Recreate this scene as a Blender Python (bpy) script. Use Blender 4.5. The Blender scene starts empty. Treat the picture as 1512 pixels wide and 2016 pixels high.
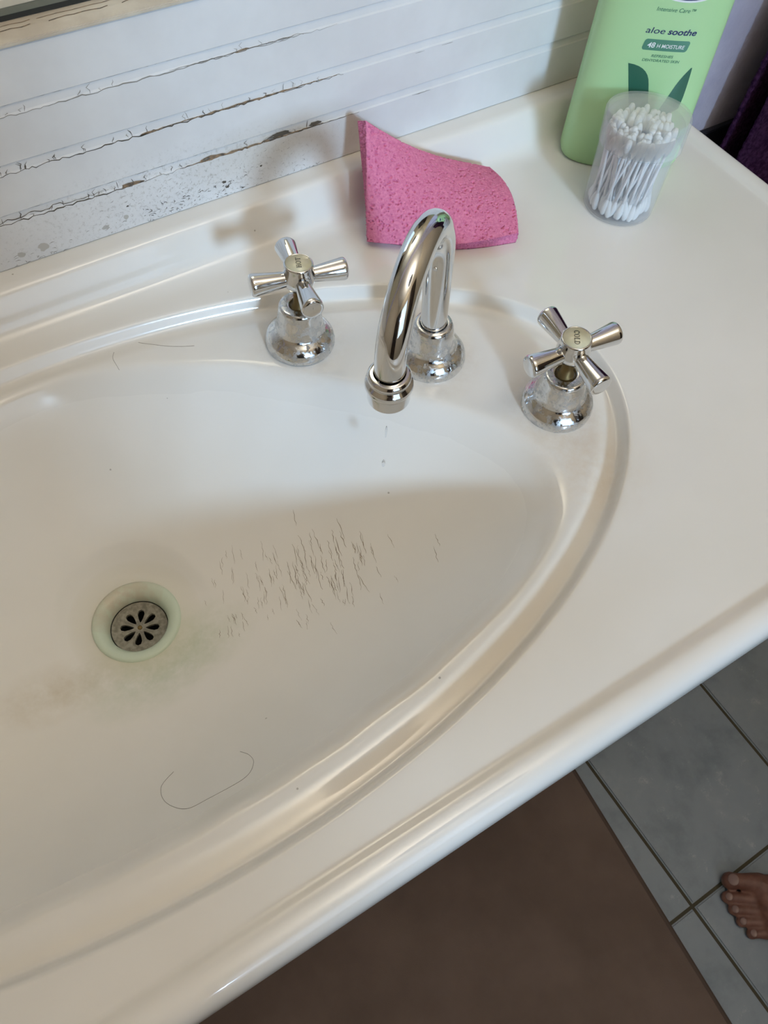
import bpy, bmesh, math, random
import numpy as np
from mathutils import Vector, Matrix, Euler

random.seed(7); rng = np.random.default_rng(7)
S = bpy.context.scene
COL = S.collection
PI = math.pi

# ------------------------------------------------------------------ camera
cam_d = bpy.data.cameras.new('camera'); cam = bpy.data.objects.new('camera', cam_d); COL.objects.link(cam)
CX = Vector((0.84868, -0.52675, 0.04760)); CY = Vector((0.42780, 0.73659, 0.52385)); CZ = Vector((-0.31100, -0.42422, 0.85048))
m = Matrix.Identity(4)
for i in range(3):
    m[i][0] = CX[i]; m[i][1] = CY[i]; m[i][2] = CZ[i]
m.translation = Vector((-0.2742, -0.3240, 0.4650))
cam.matrix_world = m
cam_d.sensor_fit = 'AUTO'; cam_d.sensor_width = 36.0; cam_d.lens = 36.0*1612.08/2016.0
cam_d.clip_start = 0.01
S.camera = cam

# ------------------------------------------------------------------ world, sun, exposure
W = bpy.data.worlds.new('world'); S.world = W; W.use_nodes = True
W.node_tree.nodes['Background'].inputs[0].default_value = (0.62, 0.78, 1.0, 1)
W.node_tree.nodes['Background'].inputs[1].default_value = 2.2
sun_d = bpy.data.lights.new('sun', 'SUN'); sun = bpy.data.objects.new('sun', sun_d); COL.objects.link(sun)
sun_d.energy = 2.2; sun_d.angle = math.radians(6.5); sun_d.color = (0.49, 0.73, 1.0)
sun.rotation_euler = Vector((0.15, 1.0, -0.355)).to_track_quat('-Z', 'Y').to_euler()
sun.location = (0.4, -4, 2)
FILL_POWER = 15.0
S.view_settings.view_transform = 'Standard'; S.view_settings.look = 'None'
S.view_settings.gamma = 1.0; S.view_settings.exposure = 0.0
try: S.view_settings.use_curve_mapping = False
except Exception: pass

# ------------------------------------------------------------------ materials
def mat(name, color, rough=0.5, metal=0.0, spec=0.5, coat=0.0, build=None):
    mt = bpy.data.materials.new(name); mt.use_nodes = True
    nt = mt.node_tree; b = nt.nodes['Principled BSDF']
    b.inputs['Base Color'].default_value = (*color, 1); b.inputs['Roughness'].default_value = rough
    b.inputs['Metallic'].default_value = metal; b.inputs['Specular IOR Level'].default_value = spec
    b.inputs['Coat Weight'].default_value = coat
    if build: build(nt, b)
    return mt
def N(nt, t, **kw):
    n = nt.nodes.new(t)
    for k, v in kw.items():
        if k.startswith('i_'):
            key = k[2:].replace('_', ' ')
            n.inputs[key].default_value = v
        else: setattr(n, k, v)
    return n
def coords(nt): return N(nt, 'ShaderNodeTexCoord').outputs['Object']
def ramp(nt, src, stops):
    r = N(nt, 'ShaderNodeValToRGB'); r.color_ramp.interpolation = 'EASE'; e = r.color_ramp.elements
    while len(e) < len(stops): e.new(0.5)
    for el, (p, c) in zip(e, stops):
        el.position = p; el.color = (*c, 1) if len(c) == 3 else c
    nt.links.new(src, r.inputs[0]); return r.outputs[0]
def noise(nt, scale, detail=4, rough=0.6, vec=None):
    n = N(nt, 'ShaderNodeTexNoise'); n.inputs['Scale'].default_value = scale
    n.inputs['Detail'].default_value = detail; n.inputs['Roughness'].default_value = rough
    nt.links.new(vec if vec else coords(nt), n.inputs['Vector']); return n.outputs['Fac']
def mixc(nt, fac, a, b, mode='MIX'):
    n = N(nt, 'ShaderNodeMix', data_type='RGBA', blend_type=mode)
    for sock, v in ((n.inputs[0], fac), (n.inputs[6], a), (n.inputs[7], b)):
        if isinstance(v, (tuple, list)): sock.default_value = (*v, 1) if len(v) == 3 else v
        elif isinstance(v, (int, float)): sock.default_value = v
        else: nt.links.new(v, sock)
    return n.outputs[2]
def math_(nt, op, a, b=None):
    n = N(nt, 'ShaderNodeMath', operation=op)
    for s_, v in ((n.inputs[0], a), (n.inputs[1], b)):
        if v is None: continue
        if isinstance(v, (int, float)): s_.default_value = v
        else: nt.links.new(v, s_)
    return n.outputs[0]
def bump(nt, b, h, strength=0.3, dist=0.001):
    n = N(nt, 'ShaderNodeBump'); n.inputs['Strength'].default_value = strength; n.inputs['Distance'].default_value = dist
    nt.links.new(h, n.inputs['Height']); nt.links.new(n.outputs[0], b.inputs['Normal'])
def blob(nt, c, r, sharp=1.0):
    """soft 0..1 mask around a world point (ellipsoid radii r), broken up by noise"""
    mp = N(nt, 'ShaderNodeMapping'); mp.vector_type = 'POINT'
    mp.inputs['Scale'].default_value = (1/r[0], 1/r[1], 1/r[2])
    mp.inputs['Location'].default_value = (-c[0]/r[0], -c[1]/r[1], -c[2]/r[2])
    nt.links.new(coords(nt), mp.inputs[0])
    g = N(nt, 'ShaderNodeTexGradient', gradient_type='SPHERICAL'); nt.links.new(mp.outputs[0], g.inputs[0])
    return math_(nt, 'POWER', g.outputs['Fac'], sharp)

def b_ceramic(nt, b):
    base = ramp(nt, noise(nt, 7, 3), [(0.3, (0.80, 0.785, 0.745)), (0.7, (0.83, 0.815, 0.78))])
    n2 = noise(nt, 55, 4, 0.7)
    def stain_or_light(cur, c, r, col, amt, sharp=1.0, brk=True):
        mk = blob(nt, c, r, sharp)
        if brk: mk = math_(nt, 'MULTIPLY', mk, math_(nt, 'MULTIPLY', math_(nt, 'SUBTRACT', n2, 0.25), 2.6))
        mk = math_(nt, 'MULTIPLY', mk, amt)
        mk = math_(nt, 'MINIMUM', math_(nt, 'MAXIMUM', mk, 0.0), 0.9)
        return mixc(nt, mk, cur, col)
    c = base
    c = stain_or_light(c, (-0.285, -0.062, -0.117), (0.060, 0.042, 0.04), (0.52, 0.60, 0.47), 0.8)
    c = stain_or_light(c, (-0.248, -0.060, -0.117), (0.055, 0.035, 0.04), (0.55, 0.60, 0.46), 0.8)
    c = stain_or_light(c, (-0.345, -0.048, -0.113), (0.060, 0.024, 0.05), (0.55, 0.48, 0.35), 0.55)
    c = stain_or_light(c, (-0.276, -0.022, -0.113), (0.050, 0.050, 0.03), (0.63, 0.60, 0.45), 0.9, 0.7, False)
    for p in ((-0.079, 0.070, 0.0), (0.054, -0.077, 0.0), (-0.001, 0.008, 0.0)):
        c = stain_or_light(c, p, (0.046, 0.046, 0.02), (0.52, 0.40, 0.27), 0.6)
    c = stain_or_light(c, (0.040, -0.130, 0.0), (0.05, 0.06, 0.02), (0.66, 0.53, 0.38), 0.5)  # right end of front band: warm light put into the colour, some staining
    c = stain_or_light(c, (-0.10, -0.215, 0.0), (0.16, 0.05, 0.02), (0.68, 0.58, 0.43), 0.45, 1, False)  # front band tan, mostly warm light painted into the base colour
    sp = N(nt, 'ShaderNodeTexVoronoi'); sp.inputs['Scale'].default_value = 34
    nt.links.new(coords(nt), sp.inputs['Vector'])
    spot = ramp(nt, sp.outputs['Distance'], [(0.0, (1, 1, 1)), (0.022, (1, 1, 1)), (0.03, (0, 0, 0))])
    gate = ramp(nt, noise(nt, 30, 1), [(0.52, (0, 0, 0)), (0.56, (1, 1, 1))])
    c = mixc(nt, math_(nt, 'MULTIPLY', math_(nt, 'MULTIPLY', spot, gate), 0.55), c, (0.20, 0.17, 0.13))
    nt.links.new(c, b.inputs['Base Color'])
    rg = ramp(nt, noise(nt, 20, 3), [(0.35, (0.08,)*3), (0.7, (0.15,)*3)])
    sep = N(nt, 'ShaderNodeSeparateXYZ'); nt.links.new(coords(nt), sep.inputs[0])
    worn = ramp(nt, math_(nt, 'MULTIPLY', sep.outputs[2], -20.0), [(0.1, (0, 0, 0)), (0.7, (1, 1, 1))])   # scrubbed dull inside the bowl
    nt.links.new(mixc(nt, worn, rg, (0.55, 0.55, 0.55)), b.inputs['Roughness'])
    nt.links.new(math_(nt, 'SUBTRACT', 0.45, math_(nt, 'MULTIPLY', worn, 0.30)), b.inputs['Specular IOR Level'])
    nt.links.new(math_(nt, 'SUBTRACT', 0.3, math_(nt, 'MULTIPLY', worn, 0.3)), b.inputs['Coat Weight'])
M = {}
M['ceramic'] = mat('basin_acrylic', (0.8, 0.79, 0.75), 0.15, coat=0.3, build=b_ceramic)
def b_chrome(nt, b):
    n = noise(nt, 260, 3, 0.7)
    nt.links.new(ramp(nt, n, [(0.5, (0.05,)*3), (0.75, (0.16,)*3)]), b.inputs['Roughness'])
M['chrome'] = mat('chrome', (0.70, 0.71, 0.72), 0.06, 1.0, build=b_chrome)
def b_spotty(nt, b):
    n = noise(nt, 170, 5, 0.72)
    nt.links.new(ramp(nt, n, [(0.42, (0.07,)*3), (0.62, (0.42,)*3)]), b.inputs['Roughness'])
    nt.links.new(ramp(nt, n, [(0.40, (0.72, 0.73, 0.74)), (0.60, (0.60, 0.61, 0.62)), (0.72, (0.42, 0.42, 0.41))]), b.inputs['Base Color'])
M['chrome_spotted'] = mat('chrome_water_spotted', (0.7, 0.7, 0.7), 0.2, 1.0, build=b_spotty)
M['brass'] = mat('tarnished_brass', (0.22, 0.15, 0.06), 0.45, 0.7)
M['button'] = mat('cream_enamel', (0.66, 0.61, 0.42), 0.25, coat=0.4)
M['ink'] = mat('black_print', (0.02, 0.02, 0.02), 0.5)
def b_paint(nt, b):
    co = coords(nt)
    base = ramp(nt, noise(nt, 14, 4), [(0.3, (0.70, 0.69, 0.685)), (0.7, (0.77, 0.765, 0.76))])
    grime = math_(nt, 'MULTIPLY', blob(nt, (-0.105, 0.2, 0.058), (0.17, 0.05, 0.04), 0.8), ramp(nt, noise(nt, 300, 6, 0.85), [(0.52, (0, 0, 0)), (0.62, (0.7, 0.7, 0.7))]))
    c = mixc(nt, grime, base, (0.30, 0.27, 0.22))
    g2 = math_(nt, 'MULTIPLY', blob(nt, (-0.02, 0.2, 0.068), (0.09, 0.05, 0.03), 0.8), 0.45)
    c = mixc(nt, g2, c, (0.45, 0.39, 0.29))
    nt.links.new(c, b.inputs['Base Color'])
    bump(nt, b, noise(nt, 90, 3), 0.12, 0.001)
M['paint'] = mat('old_white_paint', (0.75, 0.74, 0.73), 0.42, build=b_paint)
M['sill'] = mat('beige_ledge_paint', (0.62, 0.54, 0.43), 0.5, build=lambda nt, b: nt.links.new(ramp(nt, noise(nt, 30, 5), [(0.3, (0.55, 0.47, 0.37)), (0.7, (0.68, 0.61, 0.50))]), b.inputs['Base Color']))  # mottled beige, warmer than the boards below
M['crack'] = mat('paint_crack_dark', (0.10, 0.085, 0.065), 0.9)
M['crack_soft'] = mat('paint_crack_grey', (0.30, 0.28, 0.25), 0.9)
M['chip'] = mat('bare_wood_chip', (0.20, 0.14, 0.09), 0.9, build=lambda nt, b: nt.links.new(ramp(nt, noise(nt, 260, 4), [(0.35, (0.09, 0.075, 0.06)), (0.6, (0.30, 0.20, 0.12))]), b.inputs['Base Color']))
M['chip_grey'] = mat('lifted_paint_grey', (0.50, 0.48, 0.44), 0.7)
M['craze'] = mat('crazing_line', (0.27, 0.22, 0.16), 0.6)
M['hair'] = mat('hair', (0.10, 0.07, 0.05), 0.5)
def b_plaster(nt, b):
    nt.links.new(ramp(nt, noise(nt, 20, 4), [(0.3, (0.55, 0.53, 0.68)), (0.7, (0.66, 0.64, 0.78))]), b.inputs['Base Color'])
    bump(nt, b, noise(nt, 160, 5), 0.4, 0.002)
M['plaster'] = mat('lavender_plaster', (0.6, 0.6, 0.72), 0.8, build=b_plaster)
M['wallpaint'] = mat('warm_wall_paint', (0.70, 0.61, 0.47), 0.85, build=lambda nt, b: nt.links.new(ramp(nt, noise(nt, 6, 3), [(0.3, (0.68, 0.59, 0.45)), (0.7, (0.72, 0.64, 0.50))]), b.inputs['Base Color']))
M['ceil'] = mat('ceiling_paint', (0.82, 0.76, 0.66), 0.9)
M['band'] = mat('dark_band', (0.018, 0.02, 0.032), 0.6)
def b_tile(nt, b):
    n1 = noise(nt, 9, 5, 0.65); n2 = noise(nt, 34, 6, 0.75)
    c = ramp(nt, n1, [(0.32, (0.22, 0.27, 0.32)), (0.55, (0.30, 0.355, 0.415)), (0.75, (0.37, 0.42, 0.47))])
    v = ramp(nt, n2, [(0.58, (0, 0, 0)), (0.70, (0.55, 0.55, 0.55))])
    nt.links.new(mixc(nt, v, c, (0.52, 0.56, 0.58)), b.inputs['Base Color'])
M['tile'] = mat('grey_marbled_tile', (0.2, 0.22, 0.22), 0.38, build=b_tile)
M['grout'] = mat('floor_grout', (0.085, 0.075, 0.05), 0.95)
def b_mat(nt, b):
    c = ramp(nt, noise(nt, 5, 5, 0.6), [(0.3, (0.140, 0.098, 0.080)), (0.7, (0.195, 0.140, 0.116))])
    nt.links.new(c, b.inputs['Base Color']); bump(nt, b, noise(nt, 700, 2), 0.3, 0.0006)
M['mat'] = mat('taupe_mat', (0.16, 0.12, 0.10), 0.75, build=b_mat)
M['mat_edge'] = mat('taupe_mat_edge', (0.10, 0.072, 0.06), 0.8)
def b_sponge(nt, b):
    v = N(nt, 'ShaderNodeTexVoronoi'); v.inputs['Scale'].default_value = 330; nt.links.new(coords(nt), v.inputs['Vector'])
    g = noise(nt, 420, 4, 0.7)
    pores = ramp(nt, v.outputs['Distance'], [(0.0, (1, 1, 1)), (0.22, (0.6, 0.6, 0.6)), (0.36, (0, 0, 0))])
    gate = ramp(nt, noise(nt, 210, 2), [(0.50, (0, 0, 0)), (0.58, (1, 1, 1))])
    base = ramp(nt, g, [(0.3, (0.66, 0.17, 0.32)), (0.7, (0.80, 0.27, 0.43))])
    nt.links.new(mixc(nt, math_(nt, 'MULTIPLY', pores, math_(nt, 'MULTIPLY', gate, 0.8)), base, (0.40, 0.04, 0.12)), b.inputs['Base Color'])
    bump(nt, b, g, 0.6, 0.0008)
M['sponge'] = mat('pink_cellulose', (0.68, 0.24, 0.42), 0.85, spec=0.25, build=b_sponge)
M['bottle'] = mat('pale_green_plastic', (0.46, 0.73, 0.37), 0.32, build=lambda nt, b: (b.inputs.__getitem__('Subsurface Weight').__setattr__('default_value', 0.0)))
M['dkgreen'] = mat('dark_green_print', (0.030, 0.135, 0.085), 0.35)
M['badge'] = mat('badge_green', (0.085, 0.26, 0.17), 0.35)
M['txtgreen'] = mat('text_green', (0.05, 0.21, 0.13), 0.4)
M['navy'] = mat('navy_print', (0.015, 0.025, 0.12), 0.35)
M['white_print'] = mat('white_print', (0.85, 0.87, 0.86), 0.4)
def clear_plastic(name, col, fac, rough):
    mt = bpy.data.materials.new(name); mt.use_nodes = True; nt = mt.node_tree
    b = nt.nodes['Principled BSDF']; out = nt.nodes['Material Output']
    b.inputs['Base Color'].default_value = (*col, 1); b.inputs['Roughness'].default_value = rough
    t = N(nt, 'ShaderNodeBsdfTransparent'); t.inputs[0].default_value = (0.985, 0.99, 0.99, 1)
    lw = N(nt, 'ShaderNodeLayerWeight'); lw.inputs[0].default_value = 0.35
    f = math_(nt, 'MINIMUM', math_(nt, 'ADD', math_(nt, 'MULTIPLY', lw.outputs['Facing'], 0.35), fac), 0.95)
    mx = N(nt, 'ShaderNodeMixShader'); nt.links.new(f, mx.inputs[0]); nt.links.new(t.outputs[0], mx.inputs[1]); nt.links.new(b.outputs[0], mx.inputs[2])
    nt.links.new(mx.outputs[0], out.inputs['Surface']); return mt
M['clear'] = clear_plastic('clear_plastic', (0.88, 0.89, 0.92), 0.05, 0.12)
M['frost'] = clear_plastic('frosted_plastic', (0.84, 0.87, 0.88), 0.10, 0.2)
M['cotton'] = mat('cotton', (0.86, 0.86, 0.85), 0.95, spec=0.1)
M['stick'] = mat('paper_stick', (0.84, 0.83, 0.83), 0.7)
def b_skin(nt, b):
    nt.links.new(ramp(nt, noise(nt, 45, 4), [(0.3, (0.16, 0.070, 0.050)), (0.7, (0.24, 0.115, 0.085))]), b.inputs['Base Color'])
M['skin'] = mat('skin', (0.33, 0.16, 0.11), 0.5, build=b_skin)
M['nail'] = mat('toenail', (0.27, 0.17, 0.15), 0.3)
def b_towel(nt, b):
    nt.links.new(ramp(nt, noise(nt, 200, 3), [(0.35, (0.030, 0.008, 0.036)), (0.65, (0.075, 0.028, 0.082))]), b.inputs['Base Color'])
    bump(nt, b, noise(nt, 600, 3), 0.6, 0.002)
M['towel'] = mat('purple_towel', (0.1, 0.03, 0.13), 0.95, spec=0.1, build=b_towel)
M['mirror'] = mat('mirror_glass', (0.80, 0.84, 0.82), 0.03, 1.0)
M['haze'] = mat('hazed_mirror_edge', (0.22, 0.23, 0.19), 0.35, 0.6)
M['tarnish'] = mat('tarnished_mirror_edge', (0.02, 0.02, 0.016), 0.5)
M['drain_ring'] = mat('pale_green_drain_flange', (0.56, 0.68, 0.55), 0.35, build=lambda nt, b: nt.links.new(
    mixc(nt, math_(nt, 'MULTIPLY', blob(nt, (-0.004, 0.024, 0.0), (0.036, 0.026, 0.03), 0.5), ramp(nt, noise(nt, 120, 4), [(0.35, (0.5,)*3), (0.6, (1,)*3)])), (0.60, 0.69, 0.56), (0.55, 0.49, 0.38)), b.inputs['Base Color']))
M['grate'] = mat('dull_grate_metal', (0.25, 0.23, 0.18), 0.5, 0.3, build=lambda nt, b: nt.links.new(ramp(nt, noise(nt, 240, 4), [(0.3, (0.17, 0.155, 0.12)), (0.7, (0.33, 0.31, 0.25))]), b.inputs['Base Color']))
M['black'] = mat('drain_dark', (0.006, 0.006, 0.004), 0.9)
M['cabinet'] = mat('cabinet_white', (0.72, 0.70, 0.66), 0.4)
M['darkwood'] = mat('dark_stained_wood', (0.035, 0.022, 0.016), 0.45, build=lambda nt, b: nt.links.new(ramp(nt, noise(nt, 12, 5), [(0.3, (0.022, 0.014, 0.010)), (0.7, (0.055, 0.034, 0.024))]), b.inputs['Base Color']))
M['frame'] = mat('window_frame_white', (0.78, 0.77, 0.74), 0.4)
def b_glass(nt, b):
    b.inputs['Alpha'].default_value = 0.08
M['pane'] = mat('window_pane', (0.9, 0.95, 1.0), 0.05, build=b_glass)
def b_water(nt, b):
    b.inputs['Transmission Weight'].default_value = 0.9; b.inputs['IOR'].default_value = 1.33
M['water'] = mat('water', (0.95, 0.97, 1.0), 0.02, build=b_water)
def b_lamp(nt, b):
    b.inputs['Emission Color'].default_value = (1.0, 0.86, 0.66, 1); b.inputs['Emission Strength'].default_value = 0.5
M['lamp'] = mat('lamp_diffuser', (0.9, 0.88, 0.8), 0.5, build=b_lamp)

# ------------------------------------------------------------------ mesh helpers
def mesh_obj(name, verts, faces, material, parent=None, smooth=True, kind=None):
    me = bpy.data.meshes.new(name); me.from_pydata([tuple(v) for v in verts], [], [tuple(f) for f in faces])
    if smooth: me.polygons.foreach_set('use_smooth', [True]*len(me.polygons))
    me.materials.append(M[material]); me.update()
    o = bpy.data.objects.new(name, me); COL.objects.link(o)
    if parent: o.parent = parent
    if kind: o['kind'] = kind
    return o
def from_bm(name, bm, material, parent=None, smooth=False, kind=None):
    me = bpy.data.meshes.new(name); bmesh.ops.recalc_face_normals(bm, faces=bm.faces[:]); bm.to_mesh(me); bm.free()
    if smooth: me.polygons.foreach_set('use_smooth', [True]*len(me.polygons))
    me.materials.append(M[material])
    o = bpy.data.objects.new(name, me); COL.objects.link(o)
    if parent: o.parent = parent
    if kind: o['kind'] = kind
    return o
def box(name, lo, hi, material, parent=None, bevel=0.0, kind=None):
    bm = bmesh.new(); bmesh.ops.create_cube(bm, size=1.0)
    for v in bm.verts:
        v.co = Vector([(lo[i]+hi[i])/2 + v.co[i]*(hi[i]-lo[i]) for i in range(3)])
    if bevel: bmesh.ops.bevel(bm, geom=bm.edges[:], offset=bevel, segments=2, affect='EDGES')
    return from_bm(name, bm, material, parent, kind=kind)
def empty(name, loc, label, cat, group=None, rot=(0, 0, 0)):
    o = bpy.data.objects.new(name, None); COL.objects.link(o); o.empty_display_size = 0.02
    o.location = loc; o.rotation_euler = rot; return tag(o, label, cat, group)
def tag(o, label, cat, group=None):
    o['label'] = label; o['category'] = cat
    if group: o['group'] = group
    return o
def struct(o): o['kind'] = 'structure'; return o
def lathe(name, prof, material, parent=None, seg=64, smooth=True, cap=True):
    V = []; F = []
    for r, z in prof:
        for k in range(seg):
            a = 2*PI*k/seg; V.append((r*math.cos(a), r*math.sin(a), z))
    for i in range(len(prof)-1):
        for k in range(seg):
            k2 = (k+1) % seg; F.append((i*seg+k, i*seg+k2, (i+1)*seg+k2, (i+1)*seg+k))
    if cap:
        F.append(tuple(range(seg-1, -1, -1))); F.append(tuple((len(prof)-1)*seg+k for k in range(seg)))
    return mesh_obj(name, V, F, material, parent, smooth)
def round_prof(pts, r=0.0008, n=3):
    """soften a lathe profile's corners"""
    out = [pts[0]]
    for a, b, c in zip(pts, pts[1:], pts[2:]):
        a, b, c = map(np.array, (a, b, c)); la = np.linalg.norm(a-b); lc = np.linalg.norm(c-b)
        d = min(r, la*0.45, lc*0.45); p = b+(a-b)/la*d; q = b+(c-b)/lc*d
        for t in np.linspace(0, 1, n): out.append(tuple((1-t)**2*p+2*t*(1-t)*b+t*t*q))
    out.append(pts[-1]); return out
def tube(name, path, radii, material, parent=None, seg=24, kind=None, smooth=True):
    P = [Vector(p) for p in path]; V = []; F = []
    T = [((P[min(i+1, len(P)-1)]-P[max(i-1, 0)]).normalized()) for i in range(len(P))]
    up = Vector((0, 0, 1)) if abs(T[0].z) < 0.9 else Vector((1, 0, 0))
    n = (up - T[0]*up.dot(T[0])).normalized()
    for i, p in enumerate(P):
        n = (n - T[i]*n.dot(T[i])).normalized(); b = T[i].cross(n)
        r = radii[i] if hasattr(radii, '__len__') else radii
        for k in range(seg):
            a = 2*PI*k/seg; V.append(p + (n*math.cos(a)+b*math.sin(a))*r)
    for i in range(len(P)-1):
        for k in range(seg):
            k2 = (k+1) % seg; F.append((i*seg+k, i*seg+k2, (i+1)*seg+k2, (i+1)*seg+k))
    F.append(tuple(range(seg-1, -1, -1))); F.append(tuple((len(P)-1)*seg+k for k in range(seg)))
    return mesh_obj(name, V, F, material, parent, smooth, kind)
def smoothstep(t): t = np.clip(t, 0, 1); return t*t*(3-2*t)

# ------------------------------------------------------------------ room shell
ZF = -0.845; XL, XR, YF, ZC = -1.35, 1.05, -1.5, 1.55
floor = struct(box('floor', (XL-0.1, YF-0.1, ZF-0.06), (XR+0.1, 0.35, ZF-0.003), 'grout'))
floor['label'] = 'floor of square grey marbled tiles with dark narrow grout'
TS = 0.2515; tx0, ty0 = 0.2390, -0.4800; GW = 0.0048
bm = bmesh.new(); bmesh.ops.create_cube(bm, size=1.0)
for v in bm.verts: v.co = Vector((v.co.x*(TS-GW), v.co.y*(TS-GW), v.co.z*0.008))
bmesh.ops.bevel(bm, geom=[e for e in bm.edges if all(v.co.z > 0 for v in e.verts)], offset=0.0022, segments=2, affect='EDGES')
tile0 = from_bm('tile', bm, 'tile', floor, smooth=False); first = True
def b_rand(k): return
for i in range(-6, 4):
    for j in range(-4, 3):
        cx_, cy_ = tx0+TS*(i+0.5), ty0+TS*(j+0.5)
        if cx_-TS/2 < XL or cx_+TS/2 > XR+0.09 or cy_-TS/2 < YF-0.02: continue
        if first: t = tile0; first = False
        else: t = tile0.copy(); COL.objects.link(t)
        t.location = (cx_, cy_, ZF-0.004)

wall_back = struct(box('wall_back', (0.40, 0.207, ZF), (XR+0.1, 0.33, ZC), 'plaster'))
wall_back['label'] = 'lavender plaster back wall with painted boards behind the basin'
box('wall_panel', (XL-0.1, 0.2085, ZF), (0.40, 0.33, 0.186), 'paint', wall_back)
box('upper_wall', (XL-0.1, 0.2285, 0.186), (0.40, 0.33, ZC), 'plaster', wall_back)
struct(box('wall_left', (XL-0.1, YF-0.1, ZF), (XL, 0.33, ZC), 'wallpaint'))
struct(box('wall_right', (XR, YF-0.1, ZF), (XR+0.1, 0.33, ZC), 'wallpaint'))
struct(box('ceiling', (XL-0.1, YF-0.1, ZC), (XR+0.1, 0.33, ZC+0.1), 'ceil'))
# front wall behind the camera; window edges placed to shade basin and towel
WX0, WX1, WZ0, WZ1 = -0.455, 0.25, 0.12, 1.10
bm = bmesh.new()
def addbox(bm, lo, hi):
    r = bmesh.ops.create_cube(bm, size=1.0)
    for v in r['verts']: v.co = Vector([(lo[i]+hi[i])/2 + v.co[i]*(hi[i]-lo[i]) for i in range(3)])
addbox(bm, (XL-0.1, YF-0.1, ZF), (WX0, YF, ZC)); addbox(bm, (WX1, YF-0.1, ZF), (XR+0.1, YF, ZC))
addbox(bm, (WX0, YF-0.1, ZF), (WX1, YF, WZ0)); addbox(bm, (WX0, YF-0.1, WZ1), (WX1, YF, ZC))
struct(from_bm('wall_front', bm, 'wallpaint'))
win = bpy.data.objects.new('window_1', None); COL.objects.link(win); win.location = ((WX0+WX1)/2, YF-0.05, WZ0); struct(win)
win['label'] = 'white framed window opposite the basin'
bm = bmesh.new(); fw = 0.012; ox, oy, oz = win.location
addbox(bm, (WX0-ox, -0.02, 0), (WX0+fw-ox, 0.02, WZ1-WZ0)); addbox(bm, (WX1-fw-ox, -0.02, 0), (WX1-ox, 0.02, WZ1-WZ0))
addbox(bm, (WX0-ox, -0.02, 0), (WX1-ox, 0.02, fw)); addbox(bm, (WX0-ox, -0.02, WZ1-WZ0-fw), (WX1-ox, 0.02, WZ1-WZ0))
from_bm('window_frame', bm, 'frame', win)
box('window_pane', (WX0+fw-ox, -0.002, fw), (WX1-fw-ox, 0.002, WZ1-WZ0-fw), 'pane', win)
dr_ = bpy.data.objects.new('added_door_1', None); COL.objects.link(dr_); dr_.location = (-0.95, YF, ZF); struct(dr_); dr_['label'] = 'dark stained door added beside the window for chrome reflections'  # unseen door, added to give the chrome something dark to reflect
box('door_leaf', (-0.37, 0.001, 0.0), (0.37, 0.03, 2.02), 'darkwood', dr_, bevel=0.003)
for pz0, pz1 in ((0.15, 0.85), (1.0, 1.88)): box('door_panel', (-0.25, 0.028, pz0), (0.25, 0.037, pz1), 'darkwood', dr_, bevel=0.004)
dk = lathe('door_handle', [(0.008, 0), (0.008, 0.03), (0.024, 0.036), (0.026, 0.05), (0.015, 0.06), (0.001, 0.061)], 'chrome', dr_, seg=24); dk.location = (0.31, 0.03, 0.98); dk.rotation_euler = (-PI/2, 0, 0)
tb = empty('added_cupboard', (0.79, YF+0.16, ZF), 'tall dark wooden cupboard added beside the window for chrome reflections', 'cupboard')  # also added out of view, for dark reflections in the taps
box('carcass', (-0.25, -0.155, 0.0), (0.25, 0.140, 1.95), 'darkwood', tb, bevel=0.003)
for sx in (-1, 1):
    cd_ = box('door', (min(0.003*sx, 0.247*sx), 0.141, 0.06), (max(0.003*sx, 0.247*sx), 0.159, 1.94), 'darkwood', tb, bevel=0.003)
    ck = lathe('knob', [(0.004, 0), (0.004, 0.012), (0.012, 0.016), (0.013, 0.021), (0.008, 0.026), (0.001, 0.027)], 'chrome', cd_, seg=20); ck.location = (0.03*sx, 0.159, 1.0); ck.rotation_euler = (-PI/2, 0, 0)
# unseen uplighter, added as warm ambient fill for the room
cl = empty('fill_pendant', (0.10, -0.70, ZC), 'pendant uplighter bowl added to fill the room with warm light', 'lamp')
lathe('ceiling_rose', [(0.001, -0.02), (0.04, -0.018), (0.05, 0.0)], 'frame', cl, seg=32, cap=False)
tube('rod', [(0, 0, -0.01), (0, 0, -0.40)], 0.005, 'chrome', cl, seg=12)
lathe('bowl_shade', [(0.001, -0.430), (0.06, -0.425), (0.12, -0.405), (0.165, -0.370), (0.170, -0.368), (0.163, -0.364), (0.118, -0.398), (0.06, -0.418), (0.001, -0.423)], 'frame', cl, cap=False)
ld = bpy.data.lights.new('fill_light', 'AREA'); ld.shape = 'DISK'; ld.size = 0.20; ld.energy = FILL_POWER; ld.color = (1.0, 0.94, 0.84)
lo_ = bpy.data.objects.new('fill_light', ld); COL.objects.link(lo_); lo_.location = (0, 0, -0.385); lo_.rotation_euler = (PI, 0, 0); lo_.parent = cl

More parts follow.
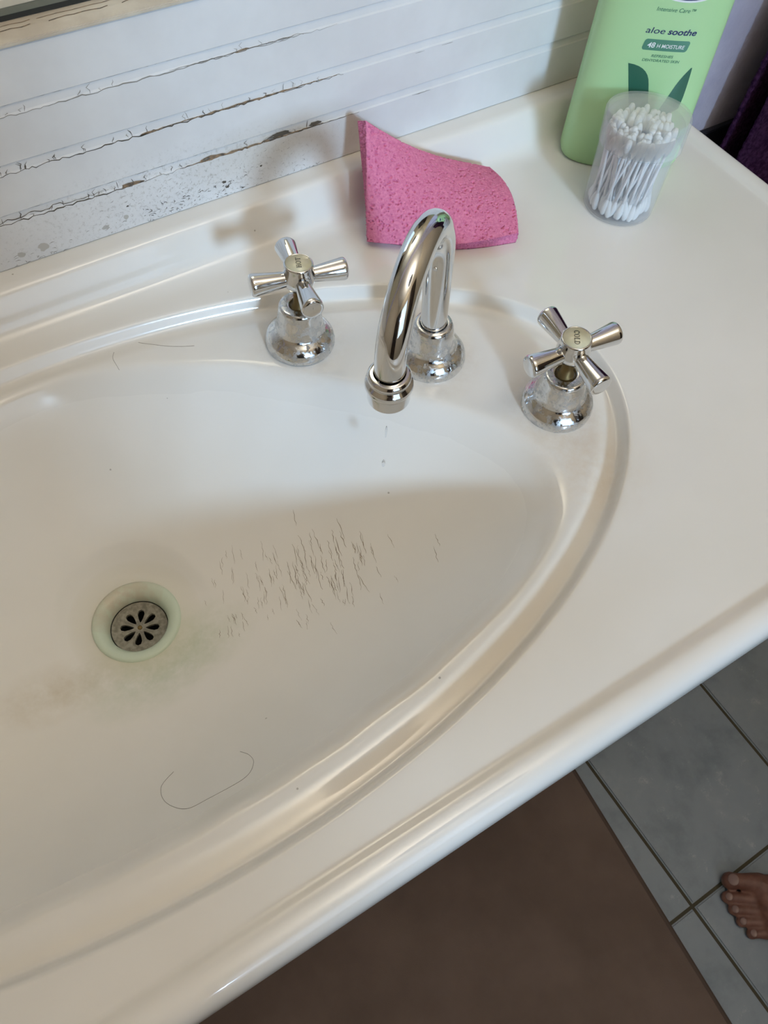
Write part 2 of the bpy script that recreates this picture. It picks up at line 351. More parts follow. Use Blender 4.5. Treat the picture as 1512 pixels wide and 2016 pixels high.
# painted boards under the mirror ledge (rusticated: chamfered top edge, small undercut)
ZB = [0.0395, 0.0815, 0.1168, 0.1542, 0.1876]
BX0, BX1 = XL, 0.398
def ribbon(pts, w, y, V, F, taper=True):
    """flat jagged strip on a board face, pts in (x, z)"""
    n = len(pts); b0 = len(V)
    for i, (x, z) in enumerate(pts):
        a = pts[max(i-1, 0)]; c = pts[min(i+1, n-1)]; dx, dz = c[0]-a[0], c[1]-a[1]; l = math.hypot(dx, dz) or 1
        ww = w*(0.5+random.random()*0.8)*(1 if not taper else min(1, 0.25+2*min(i, n-1-i)/max(n-1, 1)))/2
        yy = y(x, z)
        V.append((x-dz/l*ww, yy, z+dx/l*ww)); V.append((x+dz/l*ww, yy, z-dx/l*ww))
    for i in range(n-1): F.append((b0+2*i, b0+2*i+1, b0+2*i+3, b0+2*i+2))
def patch(cx_, cz, rx, rz, y, V, F, n=11, ang=0.0):
    b0 = len(V)
    for k in range(n):
        a = 2*PI*k/n; r = 0.6+0.55*random.random(); px, pz = rx*r*math.cos(a), rz*r*math.sin(a)
        x = cx_+px*math.cos(ang)-pz*math.sin(ang); z = cz+px*math.sin(ang)+pz*math.cos(ang)
        V.append((x, y(x, z), z))
    F.append(tuple(range(b0, b0+n)))
CH = 0.0068; YB = 0.2
boards = []
for bi in range(4):
    z0, z1 = ZB[bi], ZB[bi+1]; top = bi == 3
    if top: prof = [(0.2084, z0), (YB+0.0006, z0), (YB, z0+0.0006), (YB, z1-0.0015), (YB+0.0015, z1-0.0002), (0.2084, z1-0.0002)]
    else: prof = [(0.2084, z0), (YB+0.0006, z0), (YB, z0+0.0006), (YB, z1-CH), (YB+0.0008, z1-CH+0.0012), (YB+0.0016, z1-0.0004), (0.2084, z1-0.0004)]
    n = len(prof); V = [(x, y, z) for x in (BX0, BX1) for y, z in prof]
    F = [(i, i+1, n+i+1, n+i) for i in range(n-1)] + [tuple(range(n-1, -1, -1)), tuple(n+i for i in range(n))]
    boards.append(mesh_obj('board', V, F, 'paint', wall_back, smooth=False))
def jag(x0, x1, zf, amp, step=0.0035):
    pts = []; x = x0
    while x < x1:
        pts.append((x, zf(x)+random.uniform(-amp, amp))); x += step*random.uniform(0.5, 1.5)
    return pts
def cracks(bi, specs):
    z1 = ZB[bi+1]
    fy = lambda x, z: (YB - 0.00012) if z < z1-CH else YB+0.0016*(z-(z1-CH))/CH - 0.0003
    mats_ = {}
    for sp in specs:
        kind, mt = sp[0], sp[1]; V, F = mats_.setdefault(mt, ([], []))
        if kind == 'line': ribbon(jag(sp[2], sp[3], lambda x: z1-CH+sp[4], sp[5]), sp[6], fy, V, F)
        elif kind == 'tick':
            for _ in range(sp[4]):
                x = random.uniform(sp[2], sp[3]); h = random.uniform(0.3, 1.0)*(CH-0.001)
                zb = z1-CH+random.uniform(0, 0.001)
                ribbon([(x+random.uniform(-1, 1)*0.0008*k, zb+h*k/3) for k in range(4)], sp[5], fy, V, F)
        elif kind == 'patch': patch(sp[2], sp[3], sp[4], sp[5], fy, V, F)
        elif kind == 'flecks':
            for _ in range(sp[6]):
                x = random.uniform(sp[2], sp[3]); z = random.uniform(sp[4], sp[5]); a = random.uniform(0, PI); l = random.uniform(0.0006, 0.0024)
                ribbon([(x, z), (x+l*math.cos(a), z+l*0.6*math.sin(a)), (x+2*l*math.cos(a+0.4), z+1.2*l*math.sin(a+0.4))], sp[7], fy, V, F)
    for mt, (V, F) in mats_.items(): mesh_obj('paint_crack', V, F, mt, boards[bi], smooth=False, kind='stuff')
GR = 0.0066
cracks(2, [('line', 'crack_soft', -0.24, 0.03, 0.0, 0.0008, 0.0007), ('line', 'crack', -0.10, 0.0, 0.0004, 0.0003, 0.0005), ('tick', 'crack_soft', -0.23, 0.0, 14, 0.0005),
           ('patch', 'chip', -0.046, 0.1542-CH+0.0004, 0.006, 0.0010), ('line', 'crack', -0.028, 0.004, 0.0006, 0.0008, 0.0004),
           ('line', 'crack_soft', -0.24, -0.05, GR, 0.0002, 0.0005)])
cracks(1, [('line', 'crack', -0.26, 0.035, 0.0, 0.0009, 0.0009), ('tick', 'crack', -0.25, -0.02, 20, 0.0006), ('tick', 'crack_soft', -0.1, 0.02, 10, 0.0004),
           ('line', 'chip', -0.115, 0.03, 0.0005, 0.0003, 0.0014), ('patch', 'chip', -0.122, 0.1168-CH, 0.010, 0.0009),
           ('line', 'crack_soft', -0.26, 0.0, GR, 0.0002, 0.0006), ('line', 'crack_soft', 0.10, 0.112, -0.0012, 0.0001, 0.0005), ('line', 'crack_soft', 0.125, 0.136, -0.0012, 0.0001, 0.0005)])
cracks(0, [('line', 'crack', -0.27, -0.10, 0.0, 0.0010, 0.0008), ('line', 'crack', -0.27, -0.16, 0.0026, 0.0012, 0.0006), ('tick', 'crack', -0.27, 0.01, 22, 0.0006),
           ('patch', 'chip', -0.143, 0.0815-CH+0.0006, 0.009, 0.0016), ('patch', 'chip', -0.078, 0.0815-CH+0.0012, 0.010, 0.0018), ('line', 'chip', -0.105, 0.02, 0.0006, 0.0005, 0.0019),
           ('patch', 'crack', -0.022, 0.0815-CH+0.0022, 0.012, 0.0018), ('patch', 'crack', 0.010, 0.0815-CH+0.0022, 0.006, 0.0016), ('line', 'crack', -0.04, 0.05, 0.0002, 0.0003, 0.0007),
           ('patch', 'chip_grey', -0.030, 0.0815-CH+0.0022, 0.005, 0.0009), ('patch', 'chip_grey', -0.083, 0.0815-CH+0.0012, 0.004, 0.0007), ('line', 'crack_soft', 0.10, 0.12, -0.0005, 0.0002, 0.0007),
           ('line', 'crack', -0.27, 0.0, GR, 0.0002, 0.0007), ('flecks', 'crack_soft', -0.17, 0.0, 0.042, 0.070, 90, 0.0004), ('flecks', 'crack', -0.14, -0.05, 0.041, 0.052, 60, 0.0006),
           ('flecks', 'crack_soft', -0.26, -0.15, 0.040, 0.050, 24, 0.0005), ('patch', 'crack', -0.072, 0.0525, 0.0022, 0.0012), ('patch', 'crack', -0.070, 0.0475, 0.0020, 0.0014), ('patch', 'crack', -0.040, 0.056, 0.0012, 0.0009),
           ('patch', 'crack', -0.150, 0.059, 0.0012, 0.0007), ('patch', 'chip_grey', -0.233, 0.0485, 0.0030, 0.0030), ('patch', 'chip_grey', -0.217, 0.0485, 0.0040, 0.0034), ('patch', 'chip_grey', -0.170, 0.0475, 0.0036, 0.0020), ('patch', 'chip_grey', -0.153, 0.0500, 0.0020, 0.0024),
           ('flecks', 'crack_soft', -0.26, 0.02, 0.040, 0.0412, 40, 0.0006)])
trim = struct(box('trim_1', (BX0, 0.1985, 0.1874), (BX1, 0.2284, 0.1900), 'sill', bevel=0.0006)); trim['label'] = 'narrow beige ledge above the painted boards'
V, F = [], []
fy = lambda x, z: z
def hrib(pts, w, z):
    b0 = len(V)
    for x, y in pts: V.append((x, y-w/2, z)); V.append((x, y+w/2, z))
    for i in range(len(pts)-1): F.append((b0+2*i, b0+2*i+1, b0+2*i+3, b0+2*i+2))
for y0, w in ((0.2165, 0.0006), (0.2115, 0.0008)):
    x = -0.26
    while x < -0.06:
        L_ = random.uniform(0.02, 0.05); hrib([(x+L_*k/7, y0+random.uniform(-1, 1)*0.0005+(0.001 if k % 3 else 0)) for k in range(8)], w, 0.19012); x += L_+random.uniform(0.002, 0.012)
mesh_obj('ledge_crack', V, F, 'chip', trim, smooth=False, kind='stuff')
band = struct(box('trim_2', (0.40, 0.199, ZF), (XR, 0.2068, -0.088), 'band', bevel=0.001)); band['label'] = 'dark dado on the wall beyond the vanity'  # flat dark band over the lower wall
mir = empty('mirror', (-0.28, 0.2235, 0.1902), 'frameless mirror with a blackened lower edge standing on the ledge', 'mirror')
box('mirror_glass', (-0.52, -0.001, 0.007), (0.52, 0.0045, 0.70), 'mirror', mir)
box('blackened_edge', (-0.52, -0.0015, 0.0), (0.52, 0.0045, 0.0030), 'tarnish', mir)
box('hazed_edge', (-0.52, -0.0013, 0.00301), (0.52, 0.0045, 0.0069), 'haze', mir)

# ------------------------------------------------------------------ vanity top with moulded basin (one height-field surface plus rolled edges)
ZD = 0.007                                   # deck height; tap ledge at 0
OC, OA, OB = (-0.265, -0.050), 0.377, 0.197  # outer oval step
BC = (-0.275, -0.043)                        # bowl centre
lip_half = [(-0.275, 0.1262), (-0.2476, 0.1245), (-0.2132, 0.1135), (-0.1642, 0.089), (-0.1053, 0.0485), (-0.066, 0.0115), (-0.0251, -0.0295), (0.0075, -0.072), (0.0200, -0.102), (0.0185, -0.128),
            (0.0000, -0.1545), (-0.0327, -0.1715), (-0.0902, -0.1902), (-0.1179, -0.1963), (-0.1791, -0.2050), (-0.2300, -0.2100), (-0.275, -0.2108)]
full = lip_half + [(2*BC[0]-x, y) for x, y in reversed(lip_half[1:-1])]
ang = np.array([math.atan2(y-BC[1], x-BC[0]) for x, y in full]); rad = np.array([math.hypot(x-BC[0], y-BC[1]) for x, y in full])
o_ = np.argsort(ang); ang, rad = ang[o_], rad[o_]
TH = np.linspace(-PI, PI, 721)
RB = np.interp(TH, np.r_[ang[-1]-2*PI, ang, ang[0]+2*PI], np.r_[rad[-1], rad, rad[0]])
ker = np.hanning(23); ker /= ker.sum()
for _ in range(2): RB = np.convolve(np.r_[RB[-23:-1], RB, RB[1:23]], ker, 'same')[22:-22]
DR = (-0.2757, -0.0215); DEPTH = 0.117
def basin_z(x, y, pit=True):
    x = np.asarray(x, float); y = np.asarray(y, float)
    qx, qy = (x-OC[0])/OA, (y-OC[1])/OB; Fq = np.sqrt(qx*qx+qy*qy)+1e-9
    g = np.sqrt((qx/OA)**2+(qy/OB)**2)/Fq; d = (Fq-1)/g
    t_ = (d+0.0070)/0.0048; e_ = 0.26; HS = 0.0108; z = ZD-HS*(1-(np.sqrt(t_*t_+e_*e_)-np.sqrt((t_-1)**2+e_*e_)+1)/2)+(HS-ZD)*smoothstep((-d-0.0085)/0.017)
    dx, dy = x-BC[0], y-BC[1]; rb = np.interp(np.arctan2(dy, dx), TH, RB); rr = np.hypot(dx, dy)
    rho = np.clip(rr/rb, 0, 1.4)
    zb = -DEPTH*(1-rho**2.25)
    # gentle fall towards the waste
    w = np.exp(-((x-DR[0])**2+(y-DR[1])**2)/(2*0.05**2)); zb = zb-0.003*w
    rdn = np.hypot(x-DR[0], y-DR[1]); fl = smoothstep((0.060-rdn)/0.026); zb = zb*(1-fl)+(-DEPTH-0.001)*fl   # level seat for the waste
    k = 0.0030; mn = np.minimum(z, zb); z = mn-k*np.log(np.exp(-(z-mn)/k)+np.exp(-(zb-mn)/k))   # rounded bowl lip
    if pit:
        rd = np.hypot(x-DR[0], y-DR[1]); z = np.where(rd < 0.0262, z-0.06, z)
    return z
def bez(p, n):
    t = np.linspace(0, 1, n)[:, None]; p = np.array(p, float)
    return (1-t)**3*p[0]+3*(1-t)**2*t*p[1]+3*(1-t)*t**2*p[2]+t**3*p[3]
# edge profiles: (distance outward from the start of the lip, height added to the deck)
def lip_prof(w, h, r):
    a = bez([(0, 0), (w*0.16, 0), (w*0.22, h), (w-r*1.1, h)], 9)
    b_ = bez([(w-r*1.1, h), (w-r*0.2, h), (w, h-r*0.6), (w, h-r*1.5)], 11)[1:]
    c_ = bez([(w, h-r*1.5), (w, -0.030), (w-0.002, -0.034), (w-0.006, -0.036)], 8)[1:]
    d_ = np.array([(w-0.02, -0.036)])
    return np.vstack([a, b_, c_, d_])
fp = lip_prof(0.0265, 0.0030, 0.0140); rp = lip_prof(0.0215, 0.0040, 0.0070)
YLIP = -0.2640; XLIP = 0.3550; XLIP2 = 2*BC[0]-XLIP
yf = YLIP - fp[::-1, 0]; zf = fp[::-1, 1]
ys_mid = np.arange(YLIP+0.0015, 0.1500, 0.0008)
cv = np.vstack([bez([(0.1500, 0), (0.1620, 0), (0.1690, 0.0035), (0.1725, 0.0125)], 12), bez([(0.1725, 0.0125), (0.1745, 0.0185), (0.1775, 0.0240), (0.1795, 0.0270)], 7)[1:],
                bez([(0.1795, 0.0270), (0.1815, 0.0305), (0.1840, 0.0322), (0.1885, 0.0322)], 8)[1:], np.array([(0.1950, 0.0322), (0.2080, 0.0322)])])
Y = np.r_[yf, ys_mid, cv[:, 0]]; ZY = np.r_[zf, np.zeros(len(ys_mid)), cv[:, 1]]
fy_ = len(yf)
xs_mid = np.r_[np.arange(XLIP2+0.002, -0.43, 0.004), np.arange(-0.43, 0.135, 0.0008), np.arange(0.135, XLIP-0.001, 0.003)]
X = np.r_[XLIP2-rp[::-1, 0], xs_mid, XLIP+rp[:, 0]]; ZX = np.r_[rp[::-1, 1], np.zeros(len(xs_mid)), rp[:, 1]]
GX, GY = np.meshgrid(X, Y); AX, AY = np.meshgrid(ZX, ZY)
add = np.where((AX < 0) | (AY < 0), np.minimum(AX, AY), np.maximum(AX, AY))
back = (GY > 0.150); add = np.where(back & (AX >= 0), np.maximum(AX, AY), add)
GZ = basin_z(GX, GY)+add
ny, nx = GX.shape
me = bpy.data.meshes.new('vanity_basin')
Vn = np.stack([GX.ravel(), GY.ravel(), GZ.ravel()], 1)
idx = np.arange(ny*nx).reshape(ny, nx)
Fn = np.stack([idx[:-1, :-1].ravel(), idx[:-1, 1:].ravel(), idx[1:, 1:].ravel(), idx[1:, :-1].ravel()], 1)
me.vertices.add(len(Vn)); me.vertices.foreach_set('co', Vn.ravel())
me.loops.add(Fn.size); me.loops.foreach_set('vertex_index', Fn.ravel().astype(np.int32))
me.polygons.add(len(Fn)); me.polygons.foreach_set('loop_start', np.arange(0, Fn.size, 4, dtype=np.int32)); me.polygons.foreach_set('loop_total', np.full(len(Fn), 4, dtype=np.int32))
me.polygons.foreach_set('use_smooth', [True]*len(Fn)); me.update(calc_edges=True); me.validate()
me.materials.append(M['ceramic'])
basin = bpy.data.objects.new('vanity_basin', me); COL.objects.link(basin)
tag(basin, 'glossy white one-piece vanity top with moulded oval basin and raised rolled edges', 'basin')
def surf(x, y, lift=0.0001): return (x, y, float(basin_z(x, y, False))+lift)
# crazing lines on the bowl floor
V, F = [], []
def srib(pts, w):
    n = len(pts); b0 = len(V)
    for i, (x, y) in enumerate(pts):
        a = pts[max(i-1, 0)]; c = pts[min(i+1, n-1)]; dx, dy = c[0]-a[0], c[1]-a[1]; l = math.hypot(dx, dy) or 1
        ww = w*(0.5+random.random()*0.7)*min(1.0, 0.3+1.4*min(i, n-1-i)/(n-1))/2
        V.append(surf(x-dy/l*ww, y+dx/l*ww, 0.00014)); V.append(surf(x+dy/l*ww, y-dx/l*ww, 0.00014))
    for i in range(n-1): F.append((b0+2*i, b0+2*i+1, b0+2*i+3, b0+2*i+2))
CRAZE = (-0.150, -0.066); cu = Vector((0.80, -0.60)); cvv = Vector((-0.44, -0.90))
def craze(n, su, sv, du, dv, l0, l1, w):
    for _ in range(n):
        a = random.gauss(0, su)+du; c = random.gauss(0, sv)+dv
        p = Vector(CRAZE)+cu*a+cvv*c; L_ = random.uniform(l0, l1); d = (cvv+cu*random.uniform(-0.02, 0.45)).normalized(); pts = []
        for k in range(7):
            q = p+d*L_*(k/6-0.5)+cu*random.uniform(-1, 1)*0.0006; pts.append((q.x, q.y))
        srib(pts, w)
craze(55, 0.026, 0.016, 0.012, -0.004, 0.006, 0.018, 0.00042)
craze(70, 0.034, 0.016, -0.016, 0.006, 0.005, 0.014, 0.0003)
craze(18, 0.014, 0.010, 0.034, -0.020, 0.006, 0.018, 0.0005)
craze(12, 0.010, 0.008, -0.062, 0.030, 0.004, 0.010, 0.0004)
mesh_obj('crazing', V, F, 'craze', basin, smooth=False, kind='stuff')

# loose hairs
def hair(pts, label, r=0.00011):
    P = []; ctrl = np.array(pts, float); n = len(ctrl)
    for i in range(n-1):
        p0, p1, p2, p3 = ctrl[max(i-1, 0)], ctrl[i], ctrl[i+1], ctrl[min(i+2, n-1)]
        for t in np.linspace(0, 1, 8, endpoint=False):
            q = 0.5*((2*p1)+(-p0+p2)*t+(2*p0-5*p1+4*p2-p3)*t*t+(-p0+3*p1-3*p2+p3)*t**3); P.append(surf(q[0], q[1], r*0.9))
    tag(tube('hair_strand', P, r, 'hair', seg=5), label, 'hair')
HAIRS = [([(-0.2965, -0.1541), (-0.3066, -0.1611), (-0.307, -0.1751), (-0.2982, -0.1891), (-0.2854, -0.1918), (-0.2615, -0.1924), (-0.2523, -0.1848), (-0.2517, -0.176), (-0.2556, -0.1681)], 'fine dark hair curled on the front slope of the bowl'),
         ([(-0.1844, 0.1310), (-0.1723, 0.1173), (-0.1600, 0.1090), (-0.1495, 0.104)], 'fine hair on the ledge behind the bowl, left of the HOT tap'),
         ([(-0.2040, 0.1300), (-0.2075, 0.1220), (-0.2074, 0.1105)], 'short fine hair on the rear lip of the bowl')]

# vanity cabinet below (set back under the top)
cab = empty('vanity_cabinet', (BC[0], -0.02, ZF), 'white vanity cabinet set back under the basin top', 'cabinet')
bm = bmesh.new(); hx = 0.60; y0, y1, h_ = -0.180, 0.205, 0.81
addbox(bm, (-hx, y0, 0.08), (-hx+0.016, y1, h_)); addbox(bm, (hx-0.016, y0, 0.08), (hx, y1, h_)); addbox(bm, (-hx, y0, 0.08), (hx, y1, 0.096)); addbox(bm, (-hx, y1-0.01, 0.08), (hx, y1, h_)); addbox(bm, (-hx+0.02, y0+0.05, 0.0), (hx-0.02, y0+0.066, 0.08))
from_bm('carcass', bm, 'cabinet', cab)
for k in range(3):
    w = 2*hx/3; d = box('door', (-hx+w*k+0.002, y0-0.018, 0.084), (-hx+w*(k+1)-0.002, y0-0.001, h_-0.004), 'cabinet', cab, bevel=0.002)
    kn = lathe('knob', [(0.004, 0), (0.004, 0.012), (0.012, 0.016), (0.013, 0.021), (0.008, 0.026), (0.001, 0.027)], 'chrome', d, seg=24)
    kn.location = (-hx+w*(k+(0.85 if k < 2 else 0.15)), y0-0.018, 0.66); kn.rotation_euler = (PI/2, 0, 0)

# ------------------------------------------------------------------ waste
zdr = float(basin_z(DR[0], DR[1], False))
wst = empty('basin_waste', (DR[0], DR[1], zdr), 'pale green rimmed drain with grey petal-slotted grate in the bowl', 'drain')
lathe('flange', [(0.0335, -0.003), (0.0332, 0.0012), (0.0315, 0.0021), (0.0280, 0.0016), (0.0245, -0.0010), (0.0225, -0.0050), (0.0218, -0.011), (0.0218, -0.026)], 'drain_ring', wst, cap=False).scale = (1.0, 1.0, 1)
# grate: disc with eight real teardrop slots
def teardrop(a, n=10):
    pts = []
    for k in range(n):
        t = 2*PI*k/n; rr = 0.0096+0.0054*math.cos(t); wd = 0.0038*math.sin(t)*(0.62+0.38*math.cos(t))
        pts.append((rr*math.cos(a)-wd*math.sin(a), rr*math.sin(a)+wd*math.cos(a)))
    return pts
bm = bmesh.new(); loops = []
outer = [bm.verts.new((0.0212*math.cos(2*PI*k/64), 0.0212*math.sin(2*PI*k/64), 0)) for k in range(64)]
ed = [bm.edges.new((outer[k], outer[(k+1) % 64])) for k in range(64)]; holes = []
for h in range(8):
    hv = [bm.verts.new((x, y, 0)) for x, y in teardrop(2*PI*h/8+0.3)]; holes.append(hv)
    ed += [bm.edges.new((hv[k], hv[(k+1) % len(hv)])) for k in range(len(hv))]
bmesh.ops.triangle_fill(bm, use_beauty=True, use_dissolve=False, edges=ed)
kill = []
for f in bm.faces:
    c = f.calc_center_median(); r = math.hypot(c.x, c.y); a = (math.atan2(c.y, c.x)-0.3) % (2*PI/8); a = min(a, 2*PI/8-a)
    if all(any(v in hv for v in f.verts) for _ in [0] for hv in [next((h for h in holes if f.verts[0] in h), [])]) and len({id(next((h for h in holes if v in h), None)) for v in f.verts}) == 1 and any(f.verts[0] in h for h in holes): kill.append(f)
bmesh.ops.delete(bm, geom=kill, context='FACES_ONLY')
ex = bmesh.ops.extrude_face_region(bm, geom=bm.faces[:])
for e in ex['geom']:
    if isinstance(e, bmesh.types.BMVert): e.co.z -= 0.0025
for v in bm.verts:
    r = math.hypot(v.co.x, v.co.y); v.co.z -= 0.0016*(1-(r/0.0212)**2)
gr = from_bm('grate', bm, 'grate', wst); gr.location = (0, 0, -0.0105)
sc = lathe('screw', [(0.0018, -0.001), (0.0018, 0.0003), (0.0012, 0.0007), (0.0001, 0.0007)], 'brass', gr, seg=16); sc.location = (0, 0, -0.0014)
lathe('waste_pipe', [(0.0216, -0.010), (0.0212, -0.045), (0.0001, -0.046)], 'black', wst, cap=False)

# ------------------------------------------------------------------ taps
def serif_glyph(ch):
    """polygons in a unit-height box; returns (width, [quads])"""
    q = []
    R_ = lambda x0, y0, x1, y1: q.append([(x0, y0), (x1, y0), (x1, y1), (x0, y1)])
    def ring(cx_, cy_, rx, ry, tx, ty, a0, a1, n=20):
        for k in range(n):
            a, b = a0+(a1-a0)*k/n, a0+(a1-a0)*(k+1)/n
            q.append([(cx_+rx*math.cos(a), cy_+ry*math.sin(a)), (cx_+rx*math.cos(b), cy_+ry*math.sin(b)), (cx_+(rx-tx)*math.cos(b), cy_+(ry-ty)*math.sin(b)), (cx_+(rx-tx)*math.cos(a), cy_+(ry-ty)*math.sin(a))])
    if ch == 'H':
        R_(.1, 0, .27, 1); R_(.63, 0, .80, 1); R_(.27, .45, .63, .55)
        for x in (.0, .53):
            R_(x, 0, x+.37, .08); R_(x, .92, x+.37, 1)
        return .90, q
    if ch == 'O': ring(.45, .5, .45, .52, .17, .09, 0, 2*PI, 32); return .90, q
    if ch == 'T': R_(.33, 0, .50, 1); R_(.22, 0, .61, .08); R_(0, .9, .83, 1); R_(0, .72, .07, 1); R_(.76, .72, .83, 1); return .83, q
    if ch == 'C': ring(.45, .5, .45, .52, .17, .09, 0.75, 2*PI-0.7, 28); R_(.74, .68, .82, 1.0); return .86, q
    if ch == 'L': R_(.1, 0, .27, 1); R_(0, .92, .38, 1); R_(0, 0, .74, .09); R_(.67, 0, .74, .3); return .76, q
    if ch == 'D': R_(.1, 0, .27, 1); R_(0, 0, .4, .08); R_(0, .92, .4, 1); ring(.36, .5, .50, .5, .17, .09, -PI/2, PI/2, 18); return .88, q
def lettering(word, cap, length, angle, z, parent):
    V, F = [], []; x = 0; gl = []
    for ch in word:
        w, q = serif_glyph(ch); gl.append((x, q)); x += w+0.14
    tot = x-0.14; sx = length/tot
    for x0, q in gl:
        for poly in q:
            b0 = len(V)
            for px, py in poly:
                u = (x0+px-tot/2)*sx; v = (py-0.5)*cap
                V.append((u*math.cos(angle)-v*math.sin(angle), u*math.sin(angle)+v*math.cos(angle), z))
            F.append(tuple(range(b0, b0+len(poly))))
    return mesh_obj('lettering', V, F, 'ink', parent, smooth=False)
bell = round_prof([(0.0001, 0.0), (0.0258, 0.0), (0.0262, 0.0022), (0.0262, 0.0052), (0.0252, 0.0086), (0.0222, 0.0122), (0.0186, 0.0150), (0.0176, 0.0182), (0.0169, 0.0230), (0.0157, 0.0310), (0.0152, 0.0356), (0.0138, 0.0376), (0.0078, 0.0376), (0.0070, 0.0350), (0.0001, 0.0335)], 0.0012, 4)
def tap(loc, tilt, rot, word, cap, length, ang_, label):
    t = empty('basin_tap', loc, label, 'tap', 'cross-handle taps on the basin')
    zt = Vector((tilt[0], tilt[1], 0.0745)).normalized()
    t.rotation_euler = Vector((0, 0, 1)).rotation_difference(zt).to_euler()
    lathe('base', bell, 'chrome_spotted', t, seg=72, cap=False)
    lathe('spindle', [(0.0058, 0.033), (0.0058, 0.037), (0.0042, 0.038), (0.0042, 0.047), (0.0036, 0.0475), (0.0036, 0.056)], 'brass', t, seg=28)
    h = lathe('handle', round_prof([(0.0001, 0.0525), (0.0062, 0.0525), (0.0088, 0.0545), (0.0110, 0.0585), (0.0117, 0.0625), (0.0110, 0.0670), (0.0104, 0.0695), (0.0104, 0.0715), (0.0104, 0.0738), (0.0094, 0.0745), (0.0090, 0.0740), (0.0001, 0.0740)], 0.0008, 3), 'chrome', t, seg=56, cap=False)
    prof = [(0.0001, 0.0085), (0.0053, 0.0085), (0.0054, 0.0105), (0.0081, 0.0322), (0.0078, 0.0341), (0.0062, 0.0350), (0.0001, 0.0352)]
    for k in range(4):
        a = lathe('arm', round_prof(prof, 0.0008, 3), 'chrome', h, seg=32, cap=False)
        a.location = (0, 0, 0.0622); a.rotation_euler = Euler((0, PI/2, rot+k*PI/2), 'XYZ')
    lathe('button', [(0.0089, 0.0739), (0.0089, 0.0743), (0.0001, 0.0746)], 'button', h, seg=48, cap=False)
    lettering(word, cap, length, ang_, 0.07468, h)
    return t
HOT = (-0.0789, 0.0696, 0.0); COLD = (0.0543, -0.0770, 0.0)
tap(HOT, (0.0025, 0.0013), math.radians(-12), 'HOT', 0.0034, 0.0104, math.radians(68), 'chrome cross-handle tap marked HOT, nearest the painted boards')
tap(COLD, (-0.0051, -0.0016), math.radians(-6), 'COLD', 0.0036, 0.0118, math.radians(234), 'chrome cross-handle tap marked COLD, at the right end of the basin')

# spout
SP = (-0.0010, 0.0076, 0.0)
spt = empty('basin_spout', SP, 'tall curved chrome swan-neck spout between the two taps', 'spout')
spt.rotation_euler = Vector((0, 0, 1)).rotation_difference(Vector((-0.0050, -0.0016, 0.1)).normalized()).to_euler()
lathe('base', round_prof([(0.0001, 0.0), (0.0258, 0.0), (0.0262, 0.0022), (0.0262, 0.0052), (0.0252, 0.0086), (0.0224, 0.0122), (0.0190, 0.0150), (0.0174, 0.0182), (0.0166, 0.0230), (0.0150, 0.0330), (0.0142, 0.0365), (0.0124, 0.0385), (0.0096, 0.0385), (0.0096, 0.030)], 0.0012, 4), 'chrome_spotted', spt, seg=72, cap=False)
phi = math.radians(-141.0); dx_, dy_ = math.cos(phi), math.sin(phi); RA = 0.0500; ZR = 0.1025; TR = 0.0096
path = [(0, 0, z) for z in np.linspace(0.030, ZR, 8)]
for a in np.linspace(PI, 0, 33)[1:]: path.append((RA+RA*math.cos(a), 0, ZR+RA*math.sin(a)))
path += [(2*RA+0.0002, 0, ZR-0.002), (2*RA+0.0004, 0, ZR-0.006)]
path = [(t*dx_, t*dy_, z) for t, _, z in path]
tube('neck', path, TR, 'chrome', spt, seg=48)
col = lathe('collar', round_prof([(0.0100, 0.0200), (0.0122, 0.0198), (0.0136, 0.0178), (0.0136, 0.0162), (0.0126, 0.0146), (0.0130, 0.0138), (0.0150, 0.0118), (0.0152, 0.0088), (0.0138, 0.0062), (0.0128, 0.0052), (0.0120, 0.0050)], 0.0008, 4), 'chrome', spt, seg=56, cap=False)
col.location = ((2*RA+0.0005)*dx_, (2*RA+0.0005)*dy_, ZR-0.0240)
ae = lathe('aerator', round_prof([(0.0128, 0.0070), (0.0134, 0.0052), (0.0134, -0.0035), (0.0128, -0.0042), (0.0106, -0.0042), (0.0106, 0.0), (0.0001, 0.0)], 0.0004, 3), 'chrome', spt, seg=48, cap=False)
ae.location = col.location
gs = lathe('grub_screw', [(0.0016, -0.002), (0.0016, 0.0004), (0.0010, 0.0008), (0.0001, 0.0008)], 'chrome', spt, seg=16)
gs.location = (dx_*TR*0.98, dy_*TR*0.98, 0.098); gs.rotation_euler = Euler((0, PI/2, phi), 'XYZ')
# falling drops under the spout
NZ = Vector(SP)+Vector(((2*RA)*dx_-0.0035, (2*RA)*dy_-0.001, 0))
for zc, rx, rz, lb in ((0.0330, 0.0008, 0.0065, 'thin thread of water just below the spout'), (-0.0030, 0.0016, 0.0042, 'small falling water drop over the bowl')):
    pr = [(max(rx*math.sin(PI*k/14)*(1-0.35*k/14), 0.00002), -rz*math.cos(PI*k/14)) for k in range(15)]
    dpo = lathe('water_drop', pr, 'water', seg=20, cap=False); dpo.location = (NZ.x, NZ.y, zc); tag(dpo, lb, 'water drop')

